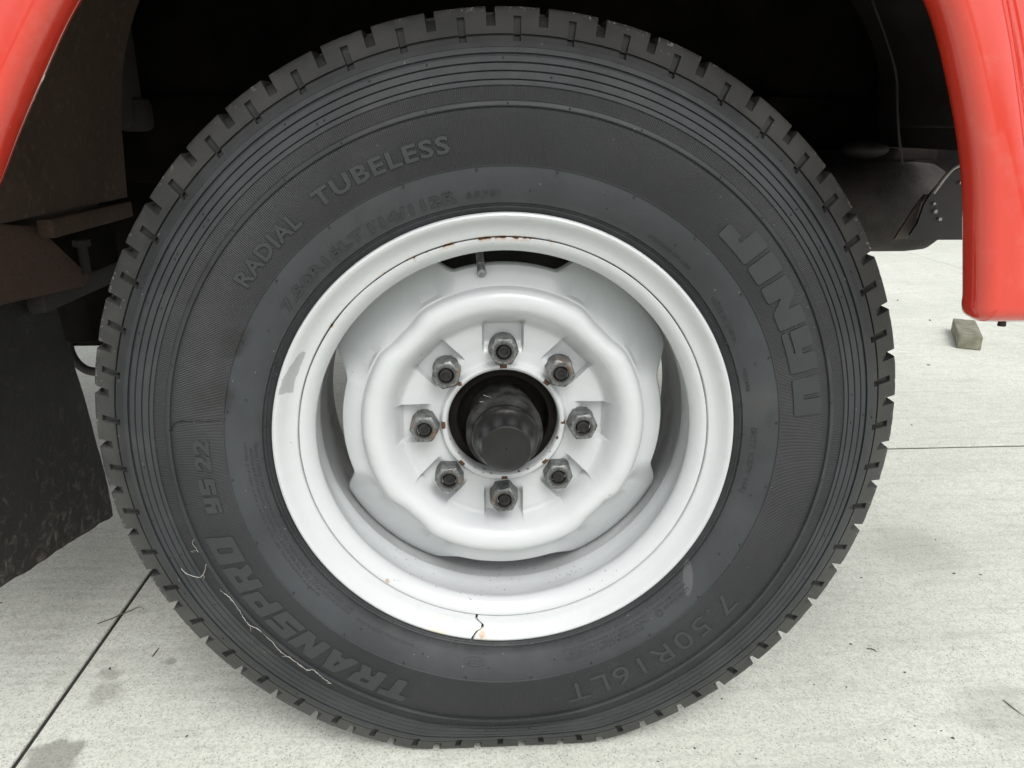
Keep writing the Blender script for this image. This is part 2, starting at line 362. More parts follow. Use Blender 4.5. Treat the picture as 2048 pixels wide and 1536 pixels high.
M = dict(
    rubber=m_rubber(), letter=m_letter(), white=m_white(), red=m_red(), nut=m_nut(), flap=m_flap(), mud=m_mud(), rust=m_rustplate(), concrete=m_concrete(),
    stud=m_simple('oily_stud', (0.010, 0.010, 0.010), (0.028, 0.027, 0.026), 0.5, 0.1, 160, 0.6, 500, 0.0008, 0.3),
    hub=m_simple('black_hub_paint', (0.006, 0.006, 0.006), (0.012, 0.012, 0.012), 0.30, 0, 40, 0.35, 160, 0.001, 0.45),
    hubdust=m_simple('dusty_black_hub', (0.006, 0.006, 0.006), (0.045, 0.045, 0.044), 0.65, 0, 60, 0.5, 260, 0.001, 0.2),
    black=m_simple('black_chassis', (0.018, 0.017, 0.015), (0.042, 0.037, 0.033), 0.7, 0, 18, 0.3, 70, 0.002),
    dull=m_simple('dull_dark_liner', (0.028, 0.024, 0.022), (0.055, 0.046, 0.042), 0.85, 0, 9, 0.3, 60, 0.003),
    tank=m_simple('rusty_tank', (0.008, 0.007, 0.006), (0.034, 0.027, 0.022), 0.75, 0, 22, 0.6, 110, 0.003),
    grey=m_simple('grey_stay', (0.11, 0.095, 0.085), (0.16, 0.14, 0.125), 0.6, 0, 20, 0.2, 80, 0.001),
    gloss=m_simple('gloss_black_plate', (0.011, 0.0095, 0.0085), (0.020, 0.017, 0.015), 0.45, 0, 20, 0.1, 80, 0.001),
    bolt=m_simple('pale_bolt', (0.30, 0.29, 0.27), (0.42, 0.41, 0.39), 0.5, 0.5, 60, 0.3, 200, 0.0006),
    brass=m_simple('dull_valve_metal', (0.20, 0.20, 0.20), (0.34, 0.34, 0.34), 0.42, 0.6, 120, 0.4, 400, 0.0005),
    thread=m_simple('frayed_thread', (0.32, 0.32, 0.30), (0.56, 0.55, 0.52), 0.9, 0, 300, 0.2, 900, 0.0004),
    wood=m_simple('weathered_wood', (0.145, 0.140, 0.100), (0.25, 0.245, 0.185), 0.9, 0, 30, 0.5, 90, 0.003),
    twig=m_simple('dry_twig', (0.075, 0.072, 0.058), (0.14, 0.13, 0.105), 0.9, 0, 90, 0.5, 300, 0.001),
    crumb=m_simple('dark_dirt_crumb', (0.055, 0.050, 0.040), (0.12, 0.105, 0.08), 0.95, 0, 200, 0.5, 400, 0.001),
    near_black=m_simple('near_black_matte', (0.006, 0.0055, 0.005), (0.016, 0.0135, 0.012), 0.95, 0, 14, 0.5, 70, 0.004, 0.08),  # near-black with little sheen, keeps underbody and hub recess dark
    joint=m_simple('joint_dirt', (0.018, 0.017, 0.015), (0.040, 0.038, 0.032), 0.95, 0, 60, 0.5, 200, 0.002),
)

# ------------------------------------------------------------------ ground: slabs with open joints
ground = mesh('ground', [(-45, -45, G-0.0035), (45, -45, G-0.0035), (45, 45, G-0.0035), (-45, 45, G-0.0035)], [(0, 1, 2, 3)], M['joint'], None, 0)
tag(ground, kind='structure')
JX, JY, SW, GAP = -0.563, 0.845, 3.01, 0.0062
def slab_mesh(lx, ly):
    bm = bmesh.new(); bm_box(bm, (-lx/2, -ly/2, -0.12), (lx/2, ly/2, 0), 0.002, None, 2)
    me = bpy.data.meshes.new('concrete_slab'); bm.to_mesh(me); bm.free(); me.materials.append(M['concrete'])
    for p in me.polygons: p.use_smooth = False
    return me
sm = slab_mesh(SW-GAP, SW-GAP-.004)
for i in range(-7, 8):
    for j in range(-7, 8):
        s = bpy.data.objects.new('concrete_slab', sm); COL.objects.link(s); s.parent = ground
        s.location = (JX + SW*(i+0.5), JY + SW*(j-0.5), G + (0 if (i, j) == (0, 0) else random.uniform(-0.0015, 0.001)))

# ------------------------------------------------------------------ truck > wheel
truck = empty('truck', (0, 0, G))
tag(truck, 'red truck standing on concrete, its white steel wheel and black tyre filling the view', 'truck')
ROOT = empty('wheel', (0, 0, -G), truck)         # part: the wheel; its local origin is the axle centre
WH = ROOT

def squash(x, y, z, r=None):
    """the loaded tyre: flat on the ground, bulging a little above it"""
    r = hypot(x, z); ph = atan2(x, -z)
    if abs(ph) < 1.3:
        over = 0.4014 + G/cos(ph); over = 0.5*(over + sqrt(over*over + 0.0045**2))
        k = over*sstep(0.285, 0.400, r) if r < 0.4 else over
        x, z = x*(r-k)/r, z*(r-k)/r
        b = 0.0055*exp(-(ph/0.42)**2)*sin(pi*min(1, max(0, (r-0.235)/0.165)))
        y += -b if y < 0.0935 else b
    return (x, y, z)

SIDE = [(.205,.030),(.222,.0125),(.2305,.0050),(.2340,.0024),(.2347,.0014),(.2358,.0024),(.2372,.0012),(.2382,.0016),(.2389,-.0006),(.2397,-.0008),
        (.2415,-.0009),(.2455,-.0029),(.252,-.0060),(.260,-.0089),(.267,-.0106),(.2711,-.0111),(.2717,-.0121),(.2735,-.0125),(.280,-.0139),(.288,-.0151),(.297,-.0158),
        (.306,-.0158),(.314,-.0152),(.3190,-.0146),(.3198,-.0142),(.3203,-.0162),(.3212,-.0166),(.3240,-.0151),(.3250,-.0136),(.3256,-.0116),(.331,-.0106),(.3366,-.0098),
        (.3371,-.0110),(.3385,-.0108),(.3406,-.0104),(.3412,-.0086),(.3420,-.0102),(.3445,-.0099),(.3474,-.0094),(.3480,-.0074),(.3489,-.0091),(.3515,-.0087),(.3541,-.0081),
        (.3547,-.0060),(.3557,-.0076),(.358,-.0072),(.3600,-.0066),(.3605,-.0040),(.3622,-.0034),(.3628,-.0056),(.365,-.0050),(.3670,-.0043),(.3674,-.0030),(.3700,-.0018),
        (.3719,-.0009),(.3724,-.0006),(.3745,.0005),(.3760,.0013),(.3764,.0052),(.3776,.0056),(.3781,.0026),(.3800,.0036),(.3842,.0053),(.3847,.0055),(.3885,.0070),(.3920,.0083),
        (.3925,.0085),(.3965,.0100),(.3990,.0111),(.3999,.0119)]
def side_y(r):
    for (a, ya), (b, yb) in zip(SIDE, SIDE[1:]):
        if a <= r <= b: return ya + (yb-ya)*(r-a)/(b-a)
    return 0.0
SMOOTH = [p for p in SIDE if p not in ((.2347,.0014),(.2358,.0024))]

def on_tyre(r, th, lift):
    x, y, z = r*cos(th), side_y(r) - lift, r*sin(th)
    return squash(x, y, z)

def build_tyre():
    NP = 50; ws = []
    for k in range(NP): ws.append(1 + 0.075*sin(k*2.4) + 0.05*sin(k*1.13+1))
    tot = sum(ws); cols = []                     # (angle, kind) kind 0 plain, 1 notch, 2 slot
    a = radians(90) + 0.030
    e = 0.0007
    for k in range(NP):
        p = 2*pi*ws[k]/tot; c = a; wn_ = 0.0098 + random.uniform(-.0006, .0006); wsl = 0.0078
        h = c + 0.5*p
        for ang, kd in ((c-wn_-e, 0), (c-wn_, 1), (c, 1), (c+wn_, 1), (c+wn_+e, 0), (c+wn_+(h-c-wn_-wsl)*.33, 0), (c+wn_+(h-c-wn_-wsl)*.66, 0),
                        (h-wsl-e, 0), (h-wsl, 2), (h, 2), (h+wsl, 2), (h+wsl+e, 0), (h+wsl+(c+p-h-wsl-wn_)*.33, 0), (h+wsl+(c+p-h-wsl-wn_)*.66, 0)):
            cols.append((ang, kd))
        a += p
    crown = [(.4004,.0145),(.4009,.030),(.4012,.0500),(.392,.0512),(.392,.0590),(.4013,.0602),(.4014,.0875),(.392,.0887),(.392,.0935)]
    half = [(r, y, 'f') for r, y in SIDE] + [(r, y, 'c') for r, y in crown]
    prof = half + [(r, 0.187 - y, {'f': 'b', 'c': 'd'}[k]) for r, y, k in reversed(half[:-1])]
    vs = []
    for (r, y, k) in prof:
        for ci, (ang, kd) in enumerate(cols):
            rr, yy = r, y
            if k == 'f':
                if kd == 1 and r > 0.3845:
                    q = (r-0.3845)/0.0155; rr = 0.3852 + 0.0085*q; yy = 0.0068 + 0.0105*q
                if kd == 2 and 0.3721 < r < 0.3923:
                    yy = max(y, 0.0) + 0.0085*(1 - 0.45*(r-0.3721)/0.0202)
            elif k == 'c' and kd == 1 and y < 0.0505:
                rr = min(rr, 0.3938 + 0.001*(y/0.05)); yy = max(yy, 0.0178)
            elif k == 'd' and kd == 1 and y > 0.1365: rr = min(rr, 0.3900)
            elif k == 'b' and kd == 1 and r > 0.3845: rr = 0.3852 + 0.0045*(r-0.3845)/0.0155
            # worn, slightly chipped block edges
            if k in 'fc' and rr > 0.395 and kd == 0: rr -= 0.0008*max(0, mnoise.noise(Vector((ang*60, yy*300, 3.1)))) 
            vs.append(squash(rr*cos(ang), yy, rr*sin(ang)))
    o = mesh('tyre', vs, grid_faces(len(prof), len(cols), True), M['rubber'], WH, 28)
    return o
build_tyre()

def text_bm(s, offset=0.0, shear=0.0, spacing=1.0):
    cu = bpy.data.curves.new('letters', 'FONT'); cu.body = s; cu.size = 1.0; cu.fill_mode = 'FRONT'; cu.resolution_u = 3
    cu.offset = offset; cu.shear = shear; cu.space_character = spacing
    o = bpy.data.objects.new('letters', cu); COL.objects.link(o)
    bpy.context.view_layer.update()
    me = bpy.data.meshes.new_from_object(o)
    bm = bmesh.new(); bm.from_mesh(me)
    bpy.data.objects.remove(o); bpy.data.meshes.remove(me); bpy.data.curves.remove(cu)
    return bm

def wrap(bm, name, t0, t1, r0, h, lift, mat, sub=0.0045, place=on_tyre, draft=0.0, parent=None):
    """lay a flat glyph mesh (any units) on the sidewall, clockwise from t0 to t1 degrees, cap height h from radius r0"""
    parent = parent or WH
    bmesh.ops.remove_doubles(bm, verts=bm.verts, dist=1e-4)
    bmesh.ops.triangulate(bm, faces=bm.faces)
    xs = [v.co.x for v in bm.verts]; ys = [v.co.y for v in bm.verts]
    x0, x1, y0, y1 = min(xs), max(xs), min(ys), max(ys)
    span = radians(t0 - t1); rm = r0 + h/2; W = span*rm
    for v in bm.verts:
        v.co.x = (v.co.x - x0)/(x1-x0)*W; v.co.y = (v.co.y - y0)/(y1-y0)*h; v.co.z = 0
    for _ in range(4):
        es = [e for e in bm.edges if e.calc_length() > sub]
        if not es: break
        bmesh.ops.subdivide_edges(bm, edges=es, cuts=1); bmesh.ops.triangulate(bm, faces=bm.faces)
    base = list(bm.faces)
    ext = bmesh.ops.extrude_face_region(bm, geom=base, use_keep_orig=True)
    top = {v for v in ext['geom'] if isinstance(v, bmesh.types.BMVert)}
    lo = [f for f in base if f.is_valid]
    for v in bm.verts:
        th = radians(t0) - v.co.x/rm; r = r0 + v.co.y
        v.co = place(r, th, lift if v in top else -0.0007)
    return from_bm(name, bm, mat, parent, 30)

def word(s, t0, t1, r0, h, lift=0.0009, **kw):
    tk = {k: kw.pop(k) for k in ('offset', 'shear', 'spacing') if k in kw}
    o = wrap(text_bm(s, **tk), 'raised_lettering', t0, t1, r0, h, lift, M['letter'], **kw)
    return o

word('RADIAL', 144.3, 128.6, .2848, .0150, .0011, offset=0.028, spacing=1.14)
word('TUBELESS', 124.6, 99.6, .2858, .0150, .0011, offset=0.028, spacing=1.14)
word('7.50R16LT', -36.0, -77.2, .2838, .0225, .0008, offset=0.0, spacing=1.12)
word('7.50R16LT', 144.6, 121.0, .2447, .0092, .0011, offset=0.02, spacing=1.05)
word('114/112R', 119.3, 100.2, .2437, .0092, .0011, offset=0.02, spacing=1.05)
word('65PSI', 98.2, 91.2, .2450, .0052, .0006, offset=0.008, spacing=1.1)
word('STANDARD RIM 6.00G', 57.9, 46.0, .2450, .0034, .0005, sub=.02)
word('MADE IN CHINA', 37.6, 25.6, .2440, .0040, .0005, sub=.02)
word('H21686', 18.8, 13.1, .2442, .0032, .0005, sub=.02)
word('DOT KEPV HRJ', 3.9, -12.6, .2452, .0062, .0006, spacing=1.05)
word('MAX LOAD SINGLE 1180KG(2600LBS) AT 450KPA(65PSI) COLD', -40.8, -75.6, .2425, .0033, .0004, sub=.02)
word('MAX LOAD DUAL 1120KG(2470LBS) AT 450KPA(65PSI) COLD', -40.2, -75.8, .2475, .0033, .0004, sub=.02)
word('LOAD RANGE', -40.4, -48.2, .2530, .0036, .0004, sub=.02)
word('D', -49.2, -50.5, .2532, .0050, .0004, sub=.02)
word('TREAD 4 PLIES 2 STEEL 2 POLYESTER', -53.0, -74.5, .2525, .0031, .0004, sub=.02)
word('SIDEWALL 2 PLIES POLYESTER', -55.0, -75.5, .2570, .0031, .0004, sub=.02)
word('SAFETY WARNING: EXPLOSION OF TIRE/RIM ASSEMBLY DUE TO IMPROPER MOUNTING. ONLY SPECIALLY TRAINED', -131.6, -182.8, .2434, .0029, .0004, sub=.02)
word('PERSONS SHOULD MOUNT TIRES. TIRE FAILURE DUE TO UNDERINFLATION/OVERLOADING. FOLLOW', -131.8, -181.6, .2475, .0029, .0004, sub=.02)
word('SAFETY WARNING: SERIOUS INJURY MAY RESULT FROM', -140.6, -182.9, .2516, .0030, .0004, sub=.02)
word('OWNERS MANUAL OR TIRE PLACARD', -113.6, -129.9, .2480, .0030, .0004, sub=.02)
word('F003501', -94.8, -101.6, .2418, .0034, .0005, sub=.02)

def outline_bm(polys):
    """flat mesh from closed outlines with rounded corners"""
    bm = bmesh.new()
    for pts, rad in polys:
        n = len(pts); ring = []
        for i in range(n):
            p = Vector((*pts[i], 0)); a = Vector((*pts[i-1], 0)) - p; b = Vector((*pts[(i+1) % n], 0)) - p
            rr = min(rad, a.length*0.45, b.length*0.45)
            pa, pb = p + a.normalized()*rr, p + b.normalized()*rr
            for k in range(4):
                t = k/3; ring.append((1-t)**2*pa + 2*t*(1-t)*p + t*t*pb)
        bm.faces.new([bm.verts.new(q) for q in ring])
    return bm
GL = {
 'J': (9.5, [(0,0),(8.6,0),(8.6,10),(4.6,10),(4.6,3.4),(3.6,3.4),(3.6,5.2),(0,5.2)]),
 'I': (4.4, [(0,0),(4.4,0),(4.4,10),(0,10)]),
 'N': (11, [(0,0),(3.9,0),(3.9,4.9),(6.6,0),(10.8,0),(10.8,10),(6.9,10),(6.9,5.3),(4.2,10),(0,10)]),
 'Y': (9.5, [(0,0),(9.4,0),(9.4,10),(5.6,10),(5.6,5.4),(4.3,5.4),(4.3,10),(0,10),(0,3.1),(5.1,3.1),(5.1,2.2),(0,2.2)]),
 'U': (9, [(0,0),(8.8,0),(8.8,10),(5.0,10),(5.0,3.4),(3.9,3.4),(3.9,10),(0,10)]),
}
for ch, t0, t1 in (('J', 47.8, 40.0), ('I', 39.1, 35.1), ('N', 34.1, 24.8), ('Y', 24.0, 15.6), ('U', 14.2, 6.7)):
    wrap(outline_bm([(GL[ch][1], 0.75)]), 'raised_lettering', t0, t1, .2848, .0264, .0012, M['letter'])

def glyph_word(chars, t0, t1, r0, h, lift, gap=1.1, shear=0.2, rad=0.75):
    """squared block letters, each glyph (width, outline, hole or None)"""
    tot = sum(GL2[c][0] for c in chars) + gap*(len(chars)-1); u = 0; bm = bmesh.new()
    for c in chars:
        wd, pts, hole = GL2[c]; pieces = [pts]
        sub = outline_bm([(pts, rad)])
        if hole:
            hb = outline_bm([(hole, 0.5)])
            bmesh.ops.recalc_face_normals(sub, faces=sub.faces)
            me = bpy.data.meshes.new('hole'); hb.to_mesh(me); hb.free()
            es = [e for e in sub.edges]; sub.from_mesh(me); bpy.data.meshes.remove(me)
            bmesh.ops.delete(sub, geom=list(sub.faces), context='FACES_ONLY')
            bmesh.ops.triangle_fill(sub, use_beauty=True, use_dissolve=False, edges=list(sub.edges), normal=(0, 0, 1))
        for v in sub.verts: v.co.x += u + v.co.y*shear
        me = bpy.data.meshes.new('glyph'); sub.to_mesh(me); sub.free(); bm.from_mesh(me); bpy.data.meshes.remove(me)
        u += wd + gap
    return wrap(bm, 'raised_lettering', t0, t1, r0, h, lift, M['letter'])
GL2 = {
 'T': (9.5, [(0,7.2),(2.9,7.2),(2.9,0),(6.6,0),(6.6,7.2),(9.5,7.2),(9.5,10),(0,10)], None),
 'R': (10, [(0,0),(3.6,0),(3.6,3.4),(4.8,3.4),(6.2,0),(10,0),(8.2,3.9),(9.6,4.7),(9.6,10),(0,10)], [(3.6,5.7),(6.2,5.7),(6.2,7.5),(3.6,7.5)]),
 'A': (10.5, [(0,0),(3.6,0),(4.2,1.8),(6.3,1.8),(6.9,0),(10.5,0),(7.4,10),(3.1,10)], [(4.6,4.2),(5.9,4.2),(5.5,6.9),(5.0,6.9)]),
 'N': (10, [(0,0),(3.6,0),(3.6,5.0),(6.4,0),(10,0),(10,10),(6.4,10),(6.4,5.0),(3.6,10),(0,10)], None),
 'S': (9.5, [(0,0),(9.5,0),(9.5,6.1),(3.6,6.1),(3.6,7.2),(9.2,7.2),(9.2,10),(0,10),(0,3.9),(5.9,3.9),(5.9,2.8),(0,2.8)], None),
 'P': (9.5, [(0,0),(3.6,0),(3.6,3.0),(9.5,3.0),(9.5,10),(0,10)], [(3.6,5.4),(6.2,5.4),(6.2,7.5),(3.6,7.5)]),
 'O': (9.8, [(0,0),(9.8,0),(9.8,10),(0,10)], [(3.9,2.3),(5.9,2.3),(5.9,7.7),(3.9,7.7)]),
 'Y': (9.4, [(0,0),(9.4,0),(9.4,10),(5.8,10),(5.8,5.6),(4.0,5.6),(4.0,10),(0,10),(0,3.2),(5.1,3.2),(5.1,2.3),(0,2.3)], None),
}
glyph_word('TRANSPRO', -111.2, -164.2, .2862, .0258, .0011)
glyph_word('YS', -168.6, -176.2, .2850, .0150, .0012, 1.6, 0.12)
word('22', -177.4, -184.0, .2850, .0150, .0012, offset=0.045, shear=0.14, spacing=1.1)

# moulded circles: certification ring with three C's, load-range ring
def ring_bm(ro, ri, sx=1.0, n=28):
    bm = bmesh.new(); a = [bm.verts.new((ro*sx*cos(2*pi*k/n), ro*sin(2*pi*k/n), 0)) for k in range(n)]
    b = [bm.verts.new((ri*sx*cos(2*pi*k/n), ri*sin(2*pi*k/n), 0)) for k in range(n)]
    for k in range(n): bm.faces.new((a[k], a[(k+1) % n], b[(k+1) % n], b[k]))
    return bm
wrap(ring_bm(1, .86, 1.2), 'moulded_mark', -95.3, -100.9, .2478, .0195*.5, .0005, M['letter'])
word('CCC', -96.4, -99.8, .2510, .0036, .0005, sub=.02)
wrap(ring_bm(1, .88), 'moulded_mark', -48.95, -50.8, .2516, .0080, .0005, M['letter'])

pts = [Vector(on_tyre(r, radians(t), .0001)) for r, t in ((.3206,174.43),(.3158,173.07),(.3066,172.41),(.2928,172.21),(.2800,171.8),(.2698,171.43))]
tube('mould_line', smooth_path(pts, 5), .0007, M['stud'], WH, 6)

# little rubber vent nubs (too many and too small to tell apart)
bm = bmesh.new()
def nub(r, th, s=0.00085):
    p = Vector(on_tyre(r, th, 0.0002)); bmesh.ops.create_icosphere(bm, subdivisions=1, radius=s, matrix=Matrix.Translation(p) @ Matrix.Diagonal((1, 1.5, 1, 1)))
for k in range(24): nub(.2690, radians(k*15+5) + random.uniform(-.01, .01), .0012)
for k in range(48): nub(.2392, radians(k*7.5+2) + random.uniform(-.01, .01), .0008)
for k in range(40): nub(.2352, radians(k*9+5) + random.uniform(-.02, .02), .0007)
for k in range(22): nub(.2475 + random.uniform(0, .012), radians(k*16.4+3), .0009)
for k in range(30): nub(.3225, radians(k*12+7) + random.uniform(-.03, .03), .0009)
for k in range(56): nub(random.choice((.3450, .3515, .3585, .3700)), random.uniform(0, 2*pi), .0009)
o = from_bm('vent_nubs', bm, M['letter'], WH); o['kind'] = 'stuff'
# short moulded ticks on the bead rings
bm = bmesh.new()
for k in range(44):
    th = radians(k*8.18 + 1.5)
    if random.random() < .25: continue
    a = Vector(on_tyre(.2350, th, .0004)); b = Vector(on_tyre(.2398, th, .0004))
    d = (b-a); s = d.normalized().cross(Vector((0, 1, 0)))*0.00035
    q = [bm.verts.new(p) for p in (a-s, a+s, b+s, b-s)]; q2 = [bm.verts.new(v.co + Vector((0, .0012, 0))) for v in q]
    bm.faces.new(q)
    for i in range(4): bm.faces.new((q[i], q[(i+1) % 4], q2[(i+1) % 4], q2[i]))
o = from_bm('bead_ticks', bm, M['letter'], WH, 0); o['kind'] = 'stuff'

# ------------------------------------------------------------------ lock ring (split at the bottom)
def build_lock_ring():
    prof = [(.2068,.0185),(.2069,.0128),(.2078,.0112),(.2095,.0106),(.2125,.0098),(.2155,.0083),(.2185,.0060),(.2210,.0036),(.2235,.0012),(.2255,-.0006),(.2275,-.0012),
            (.2292,-.0004),(.2300,.0014),(.2302,.0036),(.2296,.0060),(.2270,.0085)]
    n = 300
    def jag(r):
        pts = [(.2068, 0.0), (.2105, -.004), (.2150, .034), (.2178, .040), (.2215, .006), (.2260, -.008), (.2303, -.012)]
        for (a, b), (c, d) in zip(pts, pts[1:]):
            if a <= r <= c: return b + (d-b)*(r-a)/(c-a)
        return 0
    vs = []
    for k, (r, y) in enumerate(prof):
        gap = 0.0125
        for j in range(n):
            f = j/(n-1); t = radians(-98.9) + jag(r) + gap/2 + f*(2*pi-gap)
            u = t
            rr = r + (0.00035*mnoise.noise(Vector((cos(t)*4, sin(t)*4, 0))) if k < 3 else 0)
            vs.append((rr*cos(t), y, rr*sin(t)))
    rows = len(prof); fs = grid_faces(rows, n)
    # back skin closes the section at the split
    off = len(vs)
    for k, (r, y) in enumerate(prof):
        for j in range(n): 
            x0, y0, z0 = vs[k*n+j]; sc = 1 - (0.0015/r if k > 10 else 0)
            vs.append((x0*sc, y0 + 0.0035, z0*sc))
    fs += [tuple(off + i for i in f) for f in grid_faces(rows, n)]
    for j in (0, n-1): fs += [(k*n+j, (k+1)*n+j, off+(k+1)*n+j, off+k*n+j) for k in range(rows-1)]
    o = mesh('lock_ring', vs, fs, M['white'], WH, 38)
    o['label'] = 'white lock ring split by a jagged crack at the bottom'
build_lock_ring()
RP = [(.2069,.0185),(.2078,.0112),(.2125,.0098),(.2185,.0060),(.2235,.0012)]
def on_ring(r, th, lift):
    for (a, ya), (b, yb) in zip(RP, RP[1:]):
        if a <= r <= b: y = ya + (yb-ya)*(r-a)/(b-a)
    return (r*cos(th), y - lift, r*sin(th))
for s, t, r in (('0', -116.0, .2098), ('8', 54.8, .1985), ('0', 7.0, .1985), ('8', -104.2, .2095), ('6', -107.6, .2098)):
    if r > .2: wrap(text_bm(s), 'stamped_mark', t, t-1.15, r, .0062, .00025, M['white'], .02, on_ring)

# ------------------------------------------------------------------ rim base with barrel
wobr = lambda k, t: (0.0003*mnoise.noise(Vector((cos(t)*5, sin(t)*5, 2))) if k < 4 else 0.0004*mnoise.noise(Vector((cos(t)*3, sin(t)*3, k*.3))))
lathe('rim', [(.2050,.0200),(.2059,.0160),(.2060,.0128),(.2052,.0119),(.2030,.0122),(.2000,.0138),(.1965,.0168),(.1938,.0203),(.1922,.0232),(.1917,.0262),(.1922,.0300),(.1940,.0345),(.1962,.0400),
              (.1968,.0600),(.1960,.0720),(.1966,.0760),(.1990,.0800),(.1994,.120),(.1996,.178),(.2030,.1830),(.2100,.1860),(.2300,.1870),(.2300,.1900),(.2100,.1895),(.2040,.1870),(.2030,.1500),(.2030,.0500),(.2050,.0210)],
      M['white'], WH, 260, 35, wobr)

# ------------------------------------------------------------------ pressed disc with vent lobes and nut troughs
NUT_R, NUT_Y = 0.0842, 0.0488
NUTS = [(radians(90 - 45*k)) for k in range(8)]
def build_disc():
    N = 1080; base = []
    for q in ((.0594,.100),(.0594,.0700),(.0600,.0662),(.0612,.0645),(.0632,.0636),(.0655,.0640),(.0668,.0655),(.0676,.0682),(.0690,.0700)): base.append((q[0], q[1], q[0], q[1]))
    r = .0710
    while r < .1085:
        y = .0706 - 0.0012*sstep(.085, .1085, r); base.append((r, y, r, y)); r += .0016
    for rc, yc, rd, yd in ((.1095,.0690,.1090,.0690),(.1115,.0676,.1105,.0677),(.1140,.0646,.1125,.0651),(.1170,.0598,.1150,.0608),(.1205,.0546,.1180,.0558),(.1245,.0499,.1215,.0511),(.1285,.0466,.1252,.0475),
                           (.1330,.0447,.1292,.0452),(.1378,.0442,.1335,.0444),(.1420,.0451,.1370,.0454),(.1455,.0470,.1403,.0474),(.1480,.0498,.1428,.0504),(.1496,.0535,.1446,.0544),(.1504,.0568,.1454,.0580),
                           (.1513,.0586,.1465,.0602),(.1530,.0594,.1490,.0614),(.1570,.0606,.1560,.0655),(.1625,.0624,.1670,.0726),(.1680,.0645,.1790,.0806),(.1710,.0664,.1885,.0876),(.1723,.0696,.1945,.0928),(.1724,.0780,.1966,.0972),(.1714,.0860,.1962,.1025)):
        base.append((rc, yc, rd, yd))
    vs = []
    for (rc, yc, rd, yd) in base:
        for j in range(N):
            t = 2*pi*j/N
            dlt = abs(((t + pi/4) % (pi/2)) - pi/4)            # 0 at the vents
            wv = sstep(radians(16.5), radians(27), dlt + 0.02*sin(3*t+1))
            if rc < .1545: wv = sstep(radians(31), radians(42), dlt)      # the crest only dips at the diagonals
            r = rc + (rd-rc)*wv; y = yc + (yd-yc)*wv
            if .068 < r < .1165:
                dep = 0
                for a in NUTS:
                    c_ = cos(t-a)
                    if c_ > 0.85:
                        u = abs(r*sin(t-a))
                        dep = max(dep, (1-sstep(.0199, .0217, u))*sstep(.076, .090, r*c_)*(1-sstep(.1075, .1150, r*c_)))
                y += 0.0088*dep
                # slightly proud ribs beside the troughs
                y -= 0.0010*sstep(.080, .095, r)*(1-sstep(.105, .112, r))*(1-dep)
            y += 0.0005*mnoise.noise(Vector((r*cos(t)*28, r*sin(t)*28, 5)))
            vs.append((r*cos(t), y, r*sin(t)))
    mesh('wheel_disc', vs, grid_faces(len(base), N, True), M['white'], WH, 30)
build_disc()

# ------------------------------------------------------------------ nuts and studs
def nut_mesh():
    ap, n = 0.0137, 48; yb, yf = 0.0245, 0.0; rings = []
    def rh(a, ap=ap): 
        q = ((a + pi/6) % (pi/3)) - pi/6; return ap/cos(q)
    for f in range(7):
        ring = []
        for j in range(n):
            a = 2*pi*j/n; R = rh(a); lim = 0.0157; R2 = min(R, lim)
            if f == 0: p = (0.0150 if R < .0150 else R2, yb)
            elif f == 1: p = (R2, yb - .0025)
            elif f == 2: p = (R2, yf + 0.0005 + (R2-ap*0.97)*0.75)
            elif f == 3: p = (ap*0.965, yf + 0.0002)
            elif f == 4: p = (ap*0.93, yf)
            elif f == 5: p = (0.0083, yf)
            else: p = (0.0077, yf + .0030)
            ring.append((p[0]*cos(a), p[1], p[0]*sin(a)))
        rings += ring
    me = bpy.data.meshes.new('lug_nut'); me.from_pydata(rings, [], grid_faces(7, n, True)); 
    bm = bmesh.new(); bm.from_mesh(me); bmesh.ops.recalc_face_normals(bm, faces=bm.faces); bm.to_mesh(me); bm.free()
    for p in me.polygons: p.use_smooth = True
    me.set_sharp_from_angle(angle=radians(22)); me.materials.append(M['nut']); return me
def stud_mesh():
    n = 32; prof = [(.0070,.0270)]
    for k in range(9): prof += [(.0075, .0220-k*.002), (.0066, .0210-k*.002)]
    prof += [(.0068, .0022), (.0060, .0012), (.0036, .0013), (.0030, .0022), (.0008, .0020)]
    vs = [(r*cos(2*pi*j/n), y, r*sin(2*pi*j/n)) for r, y in prof for j in range(n)]
    fs = grid_faces(len(prof), n, True); fs.append(tuple((len(prof)-1)*n + j for j in range(n)))
    me = bpy.data.meshes.new('wheel_stud'); me.from_pydata(vs, [], fs)
    bm = bmesh.new(); bm.from_mesh(me); bmesh.ops.recalc_face_normals(bm, faces=bm.faces); bm.to_mesh(me); bm.free()
    for p in me.polygons: p.use_smooth = True
    me.set_sharp_from_angle(angle=radians(30)); me.materials.append(M['stud']); return me
nm, stm = nut_mesh(), stud_mesh()
ROT = [30, 18, 34, 30, 38, 30, 30, 44]; DY = [0, .0005, -.001, .0025, -.0008, .001, 0, .0012]
for k, a in enumerate(NUTS):
    p = (NUT_R*cos(a), NUT_Y + DY[k], NUT_R*sin(a))
    o = obj('lug_nut', nm, None, WH); o.location = p; o.rotation_euler = (0, radians(-ROT[k]), 0)
    if k == 0: o['label'] = 'rust-streaked nut at the top of the circle'
    s = obj('wheel_stud', stm, None, WH); s.location = (p[0] + random.uniform(-.0006, .0006), p[1] + random.uniform(-.0010, .0012), p[2]); s.rotation_euler = (0, k*1.3, 0)

